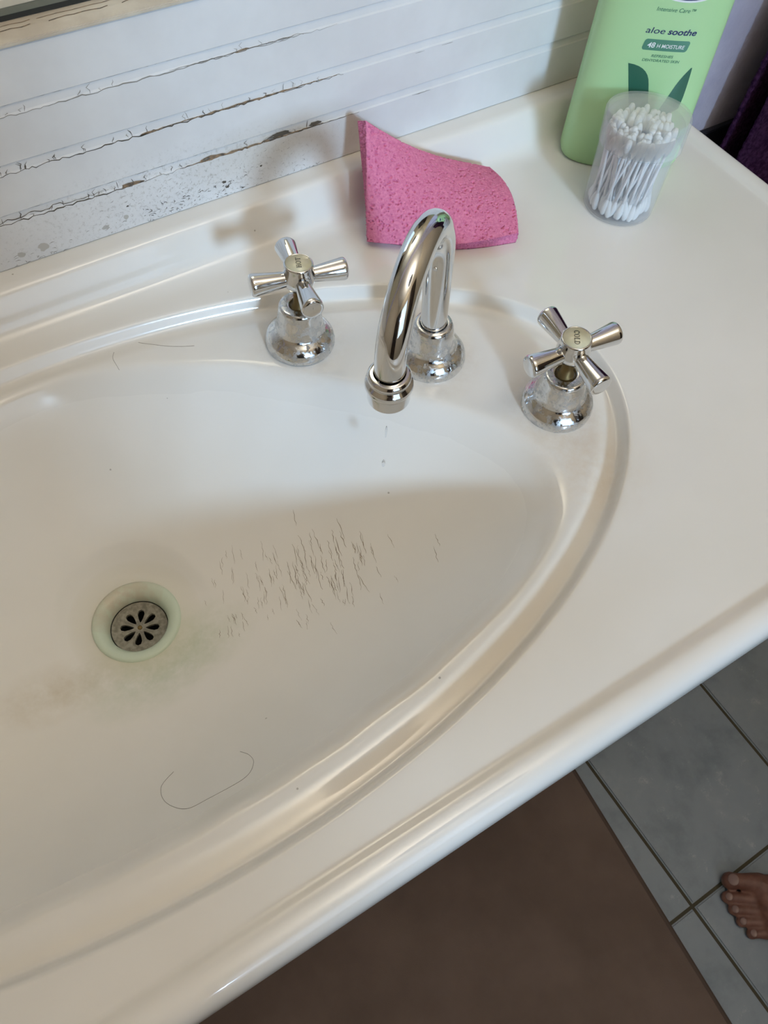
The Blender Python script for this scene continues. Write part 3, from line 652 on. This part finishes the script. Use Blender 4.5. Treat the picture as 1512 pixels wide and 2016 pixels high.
# ------------------------------------------------------------------ pink sponge cloth
def make_sponge():
    nu, nv = 250, 185; T = 0.0105
    A = Vector((0.0215, 0.1345, ZD)); B = Vector((0.1275, 0.0735, ZD)); Cc = Vector((0.1525, 0.1520, ZD+0.0015)); D = Vector((0.0340, 0.1770, 0.0850))
    u = np.linspace(0, 1, nu)[None, :, None]; v = np.linspace(0, 1, nv)[:, None, None]
    a, b, c, d = (np.array(q) for q in (A, B, Cc, D))
    P = (1-u)*(1-v)*a+u*(1-v)*b+u*v*c+(1-u)*v*d
    P[..., 2] -= 0.013*np.sin(PI*u[..., 0])*v[..., 0]**1.5*(1-0.5*u[..., 0])      # sagging top edge
    P[..., 1] -= 0.010*np.sin(PI*u[..., 0])*(1-v[..., 0]); P[..., 0] -= 0.003*np.sin(PI*u[..., 0])*(1-v[..., 0])
    P[..., 0] += 0.006*np.sin(PI*v[..., 0])*u[..., 0]**4
    P[..., 2] += 0.006*np.sin(PI*v[..., 0])*u[..., 0]
    P[..., 2] = np.maximum(P[..., 2], ZD+0.0002)
    du = np.gradient(P, axis=1); dv = np.gradient(P, axis=0); nn = np.cross(du, dv); nn /= np.linalg.norm(nn, axis=2, keepdims=True)
    nn = np.where(nn[..., 2:3] < 0, -nn, nn)
    bot = P; top = P+nn*T
    # pores
    lu = np.linspace(0, 0.123, nu)[None, :]; lv = np.linspace(0, 0.092, nv)[:, None]; hgt = np.zeros((nv, nu))
    for _ in range(620):
        pu, pv = rng.uniform(0, 0.123), rng.uniform(0, 0.092); r = rng.choice([0.00045, 0.0006, 0.0009]); d2 = ((lu-pu)**2+((lv-pv)*rng.uniform(0.7, 1.3))**2)/r**2
        hgt -= 0.0019*np.exp(-d2**2)
    hgt = np.maximum(hgt, -0.0028)+rng.normal(0, 0.00016, (nv, nu))
    uu = np.abs(np.linspace(-1, 1, nu))[None, :]; vv_ = np.abs(np.linspace(-1, 1, nv))[:, None]
    edge = np.clip((np.maximum(uu, vv_)-0.97)/0.03, 0, 1); hgt = hgt-0.0011*edge**2
    top = top+nn*hgt[..., None]
    Vv = [tuple(p) for p in top.reshape(-1, 3)]; Fv = []
    ix = lambda i, j: i*nu+j
    for i in range(nv-1):
        for j in range(nu-1): Fv.append((ix(i, j), ix(i, j+1), ix(i+1, j+1), ix(i+1, j)))
    border = [(0, j) for j in range(nu)]+[(i, nu-1) for i in range(1, nv)]+[(nv-1, j) for j in range(nu-2, -1, -1)]+[(i, 0) for i in range(nv-2, 0, -1)]
    nb = len(border); prev = [ix(i, j) for i, j in border]; K = 9
    for k in range(1, K+1):
        t = k/K; cur = []
        for (i, j) in border:
            q = top[i, j]*(1-t)+bot[i, j]*t
            if 0 < k < K:
                c0 = P[nv//2, nu//2]; o2 = np.array([q[0]-c0[0], q[1]-c0[1], 0]); o2 /= np.linalg.norm(o2)+1e-9
                q = q+o2*(rng.normal(0, 0.00045)-(0.0014 if rng.random() < 0.10 else 0))
            cur.append(len(Vv)); Vv.append(tuple(q))
        for e in range(nb): Fv.append((prev[e], cur[e], cur[(e+1) % nb], prev[(e+1) % nb]))
        prev = cur
    b0 = len(Vv); bi = bot[::10, ::10]; 
    Fv.append(tuple(reversed(prev)))
    o = mesh_obj('sponge_cloth', Vv, Fv, 'sponge'); tag(o, 'bent pink cellulose sponge propped against the backsplash behind the spout', 'sponge')
    bmx = bmesh.new(); bmx.from_mesh(o.data); bmesh.ops.recalc_face_normals(bmx, faces=bmx.faces[:]); bmx.to_mesh(o.data); bmx.free()
    o.data.polygons.foreach_set('use_smooth', [True]*len(o.data.polygons))
make_sponge()

# ------------------------------------------------------------------ cotton bud jar
JX, JY = 0.2360, 0.0700
jar = empty('cotton_bud_jar', (JX, JY, ZD), 'clear plastic jar of cotton buds with frosted lid in front of the green bottle', 'jar')
lathe('jar_body', round_prof([(0.0001, 0.0), (0.0285, 0.0), (0.0300, 0.0016), (0.0318, 0.0790), (0.0312, 0.0795), (0.0306, 0.0790), (0.0289, 0.0022), (0.0001, 0.0018)], 0.0008, 3), 'clear', jar, seg=64, cap=False)
lid = lathe('lid', round_prof([(0.0328, 0.0560), (0.0338, 0.0560), (0.0344, 0.0800), (0.0335, 0.0822), (0.0001, 0.0826), (0.0001, 0.0816), (0.0325, 0.0808), (0.0328, 0.0560)], 0.0006, 3), 'frost', jar, seg=40, cap=False)
lid.rotation_euler = (math.radians(-5.5), math.radians(4.0), 0)
lid.location = (0.0000, -0.004, 0.0020)
BL = 0.0725
def prof_tip(): return [(0.0001, -0.0005), (0.0016, 0.0), (0.0025, 0.0022), (0.0029, 0.0055), (0.0026, 0.0095), (0.0017, 0.0130), (0.00115, 0.0150)]
bud0 = empty('cotton_bud', (0, 0, 0), 'white double-ended cotton bud standing in the clear jar', 'cotton bud', 'cotton buds in the jar')
st = lathe('stick', [(0.00112, 0.010), (0.00112, BL-0.010)], 'stick', bud0, seg=8)
tp1 = lathe('tip', prof_tip(), 'cotton', bud0, seg=12, cap=False)
tp2 = tp1.copy(); COL.objects.link(tp2); tp2.location = (0, 0, BL); tp2.rotation_euler = (PI, 0, 0)
NB = 96; placed = []
for k in range(NB):
    for _ in range(60):
        a = random.uniform(0, 2*PI); r = 0.0250*math.sqrt(random.random()) if k % 3 else random.uniform(0.0215, 0.0253)
        p0 = Vector((r*math.cos(a), r*math.sin(a), 0))
        if all((p0-q).length > 0.0042 for q in placed): break
    placed.append(p0)
    a2 = a+random.gauss(0.35, 0.5); r2 = min(0.0262, r*random.uniform(0.75, 1.2)+random.uniform(0, 0.004))
    p1 = Vector((r2*math.cos(a2), r2*math.sin(a2), 0)); dxy = p1-p0; zz = math.sqrt(max(BL**2-dxy.length_squared, 0.03**2))
    d = Vector((dxy.x, dxy.y, zz)).normalized()
    if k == 0: o = bud0
    else:
        o = bud0.copy(); COL.objects.link(o)
        for ch in (st, tp1, tp2):
            c = ch.copy(); COL.objects.link(c); c.parent = o
    o.location = (JX+p0.x, JY+p0.y, ZD+0.0026+random.uniform(0, 0.0035)*(1 if k % 3 else 0.3)); o.rotation_euler = Vector((0, 0, 1)).rotation_difference(d).to_euler()

# ------------------------------------------------------------------ lotion bottle
BCX, BCY = 0.2835, 0.1265; bang = math.atan2(-0.576, 0.817)
bt = empty('lotion_bottle', (BCX, BCY, ZD), 'tall pale green lotion bottle with dark green leaf print in the corner', 'bottle', rot=(0, 0, bang))
HB = 0.205
def b_half(z):
    t = z/HB; a = 0.0535-0.0040*t; b = 0.0245-0.001*t
    lo = min(1.0, z/0.007); s = math.sqrt(max(1-(1-lo)**2, 0))*0.10+0.90 if z < 0.007 else 1.0
    if z > 0.172:
        q = (z-0.172)/(HB-0.172); sh = math.sqrt(max(1-q*q*0.93, 0.0)); a = 0.014+(a-0.014)*sh; b = 0.014+(b-0.014)*sh
    return a*(s if z < 0.007 else 1), b*(s if z < 0.007 else 1)
def cs(t, e): return math.copysign(abs(t)**e, t)
zs = [0, 0.0004, 0.0015, 0.003, 0.005, 0.007]+list(np.linspace(0.012, 0.170, 40))+list(np.linspace(0.172, HB, 16)); SEG = 120; EX = 0.72
V, F = [], []
for z in zs:
    a, b = b_half(z)
    if z == 0: a, b = a*0.97, b*0.95
    for k in range(SEG):
        t = 2*PI*k/SEG; V.append((a*cs(math.cos(t), EX), b*cs(math.sin(t), EX), z))
for i in range(len(zs)-1):
    for k in range(SEG): k2 = (k+1) % SEG; F.append((i*SEG+k, i*SEG+k2, (i+1)*SEG+k2, (i+1)*SEG+k))
F.append(tuple(range(SEG-1, -1, -1))); F.append(tuple((len(zs)-1)*SEG+k for k in range(SEG)))
bbody = mesh_obj('bottle_body', V, F, 'bottle', bt)
capo = lathe('bottle_cap', round_prof([(0.0001, 0), (0.017, 0), (0.018, 0.002), (0.0175, 0.028), (0.016, 0.031), (0.0001, 0.032)], 0.001, 3), 'bottle', bt, cap=False); capo.location = (0, 0, HB)
def face_y(u, z):
    a, b = b_half(z); q = min(abs(u)/a, 0.999)**(1/EX); return -b*(max(1-q*q, 0)**0.5)**EX
def on_face(pts2, off=0.00015): return [(u, face_y(u, z)-off, z) for u, z in pts2]
def print_poly(name, pts, material, off=0.00015, label=None):
    bm = bmesh.new(); vs = [bm.verts.new((u, 0, z)) for u, z in pts]; bm.faces.new(vs)
    bmesh.ops.triangulate(bm, faces=bm.faces[:]); bmesh.ops.subdivide_edges(bm, edges=bm.edges[:], cuts=3, use_grid_fill=True)
    for v in bm.verts: v.co = Vector(on_face([(v.co.x, v.co.z)], off)[0])
    o = from_bm(name, bm, material, bbody)
    if label: o['label'] = label
    return o
def print_text(txt, uc, zc, width, height, material, shear=0.0, bold=0.0, off=0.0002):
    c = bpy.data.curves.new('txt', 'FONT'); c.body = txt; c.size = 1.0; c.shear = shear; c.offset = bold; c.resolution_u = 4
    o = bpy.data.objects.new('txt', c); COL.objects.link(o); bpy.context.view_layer.update()
    me = bpy.data.meshes.new_from_object(o.evaluated_get(bpy.context.evaluated_depsgraph_get())); bpy.data.objects.remove(o)
    xs = [v.co.x for v in me.vertices]; x0, x1 = min(xs), max(xs)
    sc_ = width/(x1-x0)
    for v in me.vertices:
        u = uc+(v.co.x-(x0+x1)/2)*sc_; z = zc+(v.co.y-0.35)*height/0.70
        v.co = Vector(on_face([(u, z)], off)[0])
    me.materials.clear(); me.materials.append(M[material]); me.name = 'lettering'
    o = bpy.data.objects.new('lettering', me); COL.objects.link(o); o.parent = bbody; o['label'] = 'printed words ' + txt; return o
DU = 0.0015
print_text('Intensive Care\u2122', 0.0022+DU, 0.1383, 0.0300, 0.0030, 'txtgreen', 0.2)
print_text('aloe', -0.0085+DU, 0.1225, 0.0150, 0.0046, 'navy', 0.15)
print_text('soothe', 0.0125+DU, 0.1225, 0.0225, 0.0046, 'navy', 0.2, 0.022)
def rrect(u0, u1, z0, z1, r, sk=0.0, n=6):
    pts = []
    for cu_, cz_, a0 in ((u1-r, z0+r, -PI/2), (u1-r, z1-r, 0), (u0+r, z1-r, PI/2), (u0+r, z0+r, PI)):
        for k in range(n+1):
            a = a0+PI/2*k/n; z = cz_+r*math.sin(a); pts.append((cu_+r*math.cos(a)+sk*(z-z0), z))
    return pts
print_poly('badge', rrect(-0.0155+DU, 0.0205+DU, 0.1072, 0.1158, 0.0022, 0.15), 'badge')
print_text('48', -0.0085+DU, 0.1115, 0.0062, 0.0040, 'white_print', 0.15, 0.02, 0.0004)
print_text('H MOISTURE', 0.0070+DU, 0.1111, 0.0220, 0.0029, 'white_print', 0.12, 0.012, 0.0004)
print_text('REFRESHES', 0.0030+DU, 0.1031, 0.0175, 0.0021, 'txtgreen', 0.15, 0.006)
print_text('DEHYDRATED SKIN', 0.0030+DU, 0.0995, 0.0300, 0.0021, 'txtgreen', 0.15, 0.006)
def quad_arc(p0, p1, p2, n=8): return [tuple((1-t)**2*np.array(p0)+2*t*(1-t)*np.array(p1)+t*t*np.array(p2)) for t in np.linspace(0, 1, n)]
print_poly('leaf_print', [(-0.0050, 0.0450), (0.0110, 0.0450), (0.0022, 0.0760)]+quad_arc((0.0010, 0.0800), (-0.0030, 0.0950), (-0.0204, 0.0955)), 'dkgreen')
print_poly('leaf_print', [(0.0120, 0.0450), (0.0330, 0.0600)]+quad_arc((0.0335, 0.0700), (0.0332, 0.0850), (0.0320, 0.0948))+quad_arc((0.0310, 0.0945), (0.0240, 0.0850), (0.0215, 0.0740)), 'dkgreen')
def oval(cu_, cz_, ra, rb, n=40): return [(cu_+ra*math.cos(2*PI*k/n), cz_+rb*math.sin(2*PI*k/n)) for k in range(n)]
print_poly('emblem_border', oval(0.0068+DU, 0.1560, 0.0255, 0.0120), 'white_print', 0.00015, 'white border of the oval emblem')
print_poly('emblem', oval(0.0068+DU, 0.1563, 0.0240, 0.0107), 'navy', 0.0004, 'navy oval emblem')

# ------------------------------------------------------------------ bath mat
mt_ = empty('bath_mat', (-0.22, -0.565, ZF), 'flat taupe brown bath mat lying on the tiles below the basin', 'mat', rot=(0, 0, math.radians(-4.65)))
pr = rrect(-0.405, 0.405, -0.40, 0.41, 0.03); 
def slab(name, pts, z0, z1, material, parent, inset=0.003):
    n = len(pts); c = np.mean(pts, 0); V = [(x, y, z0) for x, y in pts]+[(x, y, z1-inset*0.6) for x, y in pts]+[(x-math.copysign(inset, x-c[0]), y-math.copysign(inset, y-c[1]), z1) for x, y in pts]
    F = [tuple(range(n-1, -1, -1)), tuple(range(2*n, 3*n))]
    for L_ in range(2): F += [(L_*n+i, L_*n+(i+1) % n, (L_+1)*n+(i+1) % n, (L_+1)*n+i) for i in range(n)]
    return mesh_obj(name, V, F, material, parent, smooth=False)
slab('mat_base', pr, 0.0, 0.0058, 'mat_edge', mt_)
slab('mat_surface', rrect(-0.398, 0.398, -0.393, 0.403, 0.026), 0.0056, 0.0072, 'mat', mt_, 0.001)

# ------------------------------------------------------------------ bare foot (one continuous body mesh)
def make_foot():
    bm = bmesh.new()
    def capsule(a, b, ra, rb, fl=1.0, n=9):
        a, b = Vector(a), Vector(b)
        for k in range(n):
            t = k/(n-1); c = a.lerp(b, t); r = ra+(rb-ra)*t
            s_ = bmesh.ops.create_icosphere(bm, subdivisions=2, radius=r)
            for v in s_['verts']: v.co = Vector((v.co.x+c.x, v.co.y+c.y, max(v.co.z*fl+c.z, 0.0)))
    # local: +x toes, +y towards the big toe, z up; toe line at x=0
    toes = [((0.000, 0.000), 0.0130, 0.052), ((0.002, 0.0225), 0.0088, 0.046), ((-0.006, 0.0385), 0.0083, 0.042), ((-0.016, 0.0535), 0.0080, 0.038), ((-0.029, 0.0680), 0.0080, 0.032)]
    for (tx, ty), r, L_ in toes:
        tip = (tx-r, ty, r*0.92); mid = (tx-L_*0.45, ty*0.99, r*1.35); root = (tx-L_, ty*0.93+0.002, r*1.7)
        capsule(tip, mid, r, r*0.86); capsule(mid, root, r*0.86, r*1.25)
    mirror_from = len(bm.verts); bm.verts.ensure_lookup_table()
    for y, z in ((-0.004, 0.020), (-0.020, 0.020), (-0.036, 0.018), (-0.052, 0.016), (-0.060, 0.014)):
        capsule((-0.055+0.25*(y+0.004), y*0.98, z), (-0.150, -0.028+0.45*(y+0.028), z+0.024), 0.018, 0.025)
    capsule((-0.150, -0.026, 0.040), (-0.200, -0.028, 0.062), 0.030, 0.036)
    capsule((-0.120, -0.050, 0.014), (-0.215, -0.040, 0.020), 0.014, 0.024)
    capsule((-0.215, -0.030, 0.024), (-0.205, -0.030, 0.075), 0.027, 0.032)
    capsule((-0.203, -0.029, 0.075), (-0.200, -0.028, 0.150), 0.035, 0.036); capsule((-0.200, -0.028, 0.150), (-0.205, -0.028, 0.300), 0.036, 0.052); capsule((-0.205, -0.028, 0.300), (-0.195, -0.028, 0.430), 0.052, 0.050)
    bm.verts.ensure_lookup_table()
    for v in bm.verts[mirror_from:]: v.co.y = -v.co.y
    me = bpy.data.meshes.new('tmp'); bm.to_mesh(me); bm.free()
    o = bpy.data.objects.new('tmp', me); COL.objects.link(o)
    md = o.modifiers.new('r', 'REMESH'); md.mode = 'VOXEL'; md.voxel_size = 0.0021; md.use_smooth_shade = True
    ms = o.modifiers.new('s', 'SMOOTH'); ms.factor = 0.5; ms.iterations = 3
    bpy.context.view_layer.update()
    me2 = bpy.data.meshes.new_from_object(o.evaluated_get(bpy.context.evaluated_depsgraph_get())); bpy.data.objects.remove(o)
    me2.polygons.foreach_set('use_smooth', [True]*len(me2.polygons)); me2.materials.clear(); me2.materials.append(M['skin']); me2.name = 'person'
    f = bpy.data.objects.new('person', me2); COL.objects.link(f)
    tag(f, 'bare left foot and lower leg of a person standing on the grey tiles', 'person')
    f.location = (0.296, -0.4745, ZF-0.0001); f.rotation_euler = (0, 0, math.atan2(0.60, -0.80))
    for (tx, ty), r, L_ in toes:
        bmn = bmesh.new(); bmesh.ops.create_uvsphere(bmn, u_segments=14, v_segments=8, radius=1.0)
        for v in bmn.verts: v.co = Vector((v.co.x*r*0.62, v.co.y*r*0.66, v.co.z*0.0012))
        nl = from_bm('toenail', bmn, 'nail', f, smooth=True); nl.location = (tx-r*1.0, ty, r*1.92); nl.rotation_euler = (0, math.radians(22), 0)
make_foot()

# ------------------------------------------------------------------ towel on a rail
rail = empty('towel_rail', (0.70, 0.207, 0.42), 'chrome towel rail on the wall right of the vanity', 'towel rail')
tube('rail_bar', [(-0.21, -0.050, 0), (0.21, -0.050, 0)], 0.008, 'chrome', rail, seg=24)
for s in (-1, 1):
    tube('bracket', [(0.20*s, 0, 0), (0.20*s, -0.052, 0)], 0.006, 'chrome', rail, seg=16)
def make_towel():
    nx_, nz_ = 190, 420; Lw = 0.36; Lh = 1.05
    xs = np.linspace(0, Lw, nx_)[None, :]; s = np.linspace(0, 2*Lh, nz_)[:, None]
    V = []
    zt = 0.430; rr = 0.012; yc = 0.157
    front = s < Lh
    z = np.where(front, zt-(Lh-s), zt-(s-Lh)*0.85)
    yoff = np.where(front, -1, 1)*rr*np.clip(np.abs(s-Lh)/0.02, 0, 1)
    fold = 0.009*np.sin(xs*52+0.6)*np.clip((zt-z)/0.25, 0, 1)*np.where(front, 1, 0.4)
    knob = 0.0016*np.sin(2*PI*xs/0.0085)*np.sin(2*PI*s/0.0085)*np.where(front, -1, 1)
    y = yc+yoff+fold*0.8+knob-0.004*front
    x = 0.520+xs+0.10*(z-0.0)*(1-xs/Lw)*0.9+rng.normal(0, 0.0004, (nz_, nx_))
    V = np.stack([x*np.ones_like(y), y*np.ones_like(x), z*np.ones_like(x)], -1).reshape(-1, 3)
    F = [(i*nx_+j, i*nx_+j+1, (i+1)*nx_+j+1, (i+1)*nx_+j) for i in range(nz_-1) for j in range(nx_-1)]
    o = mesh_obj('towel', V, F, 'towel'); md = o.modifiers.new('thick', 'SOLIDIFY'); md.thickness = 0.004; md.offset = 0
    tag(o, 'dark purple knobbly towel hanging beyond the right end of the vanity', 'towel')
make_towel()

for pts, lb in HAIRS: hair(pts, lb)
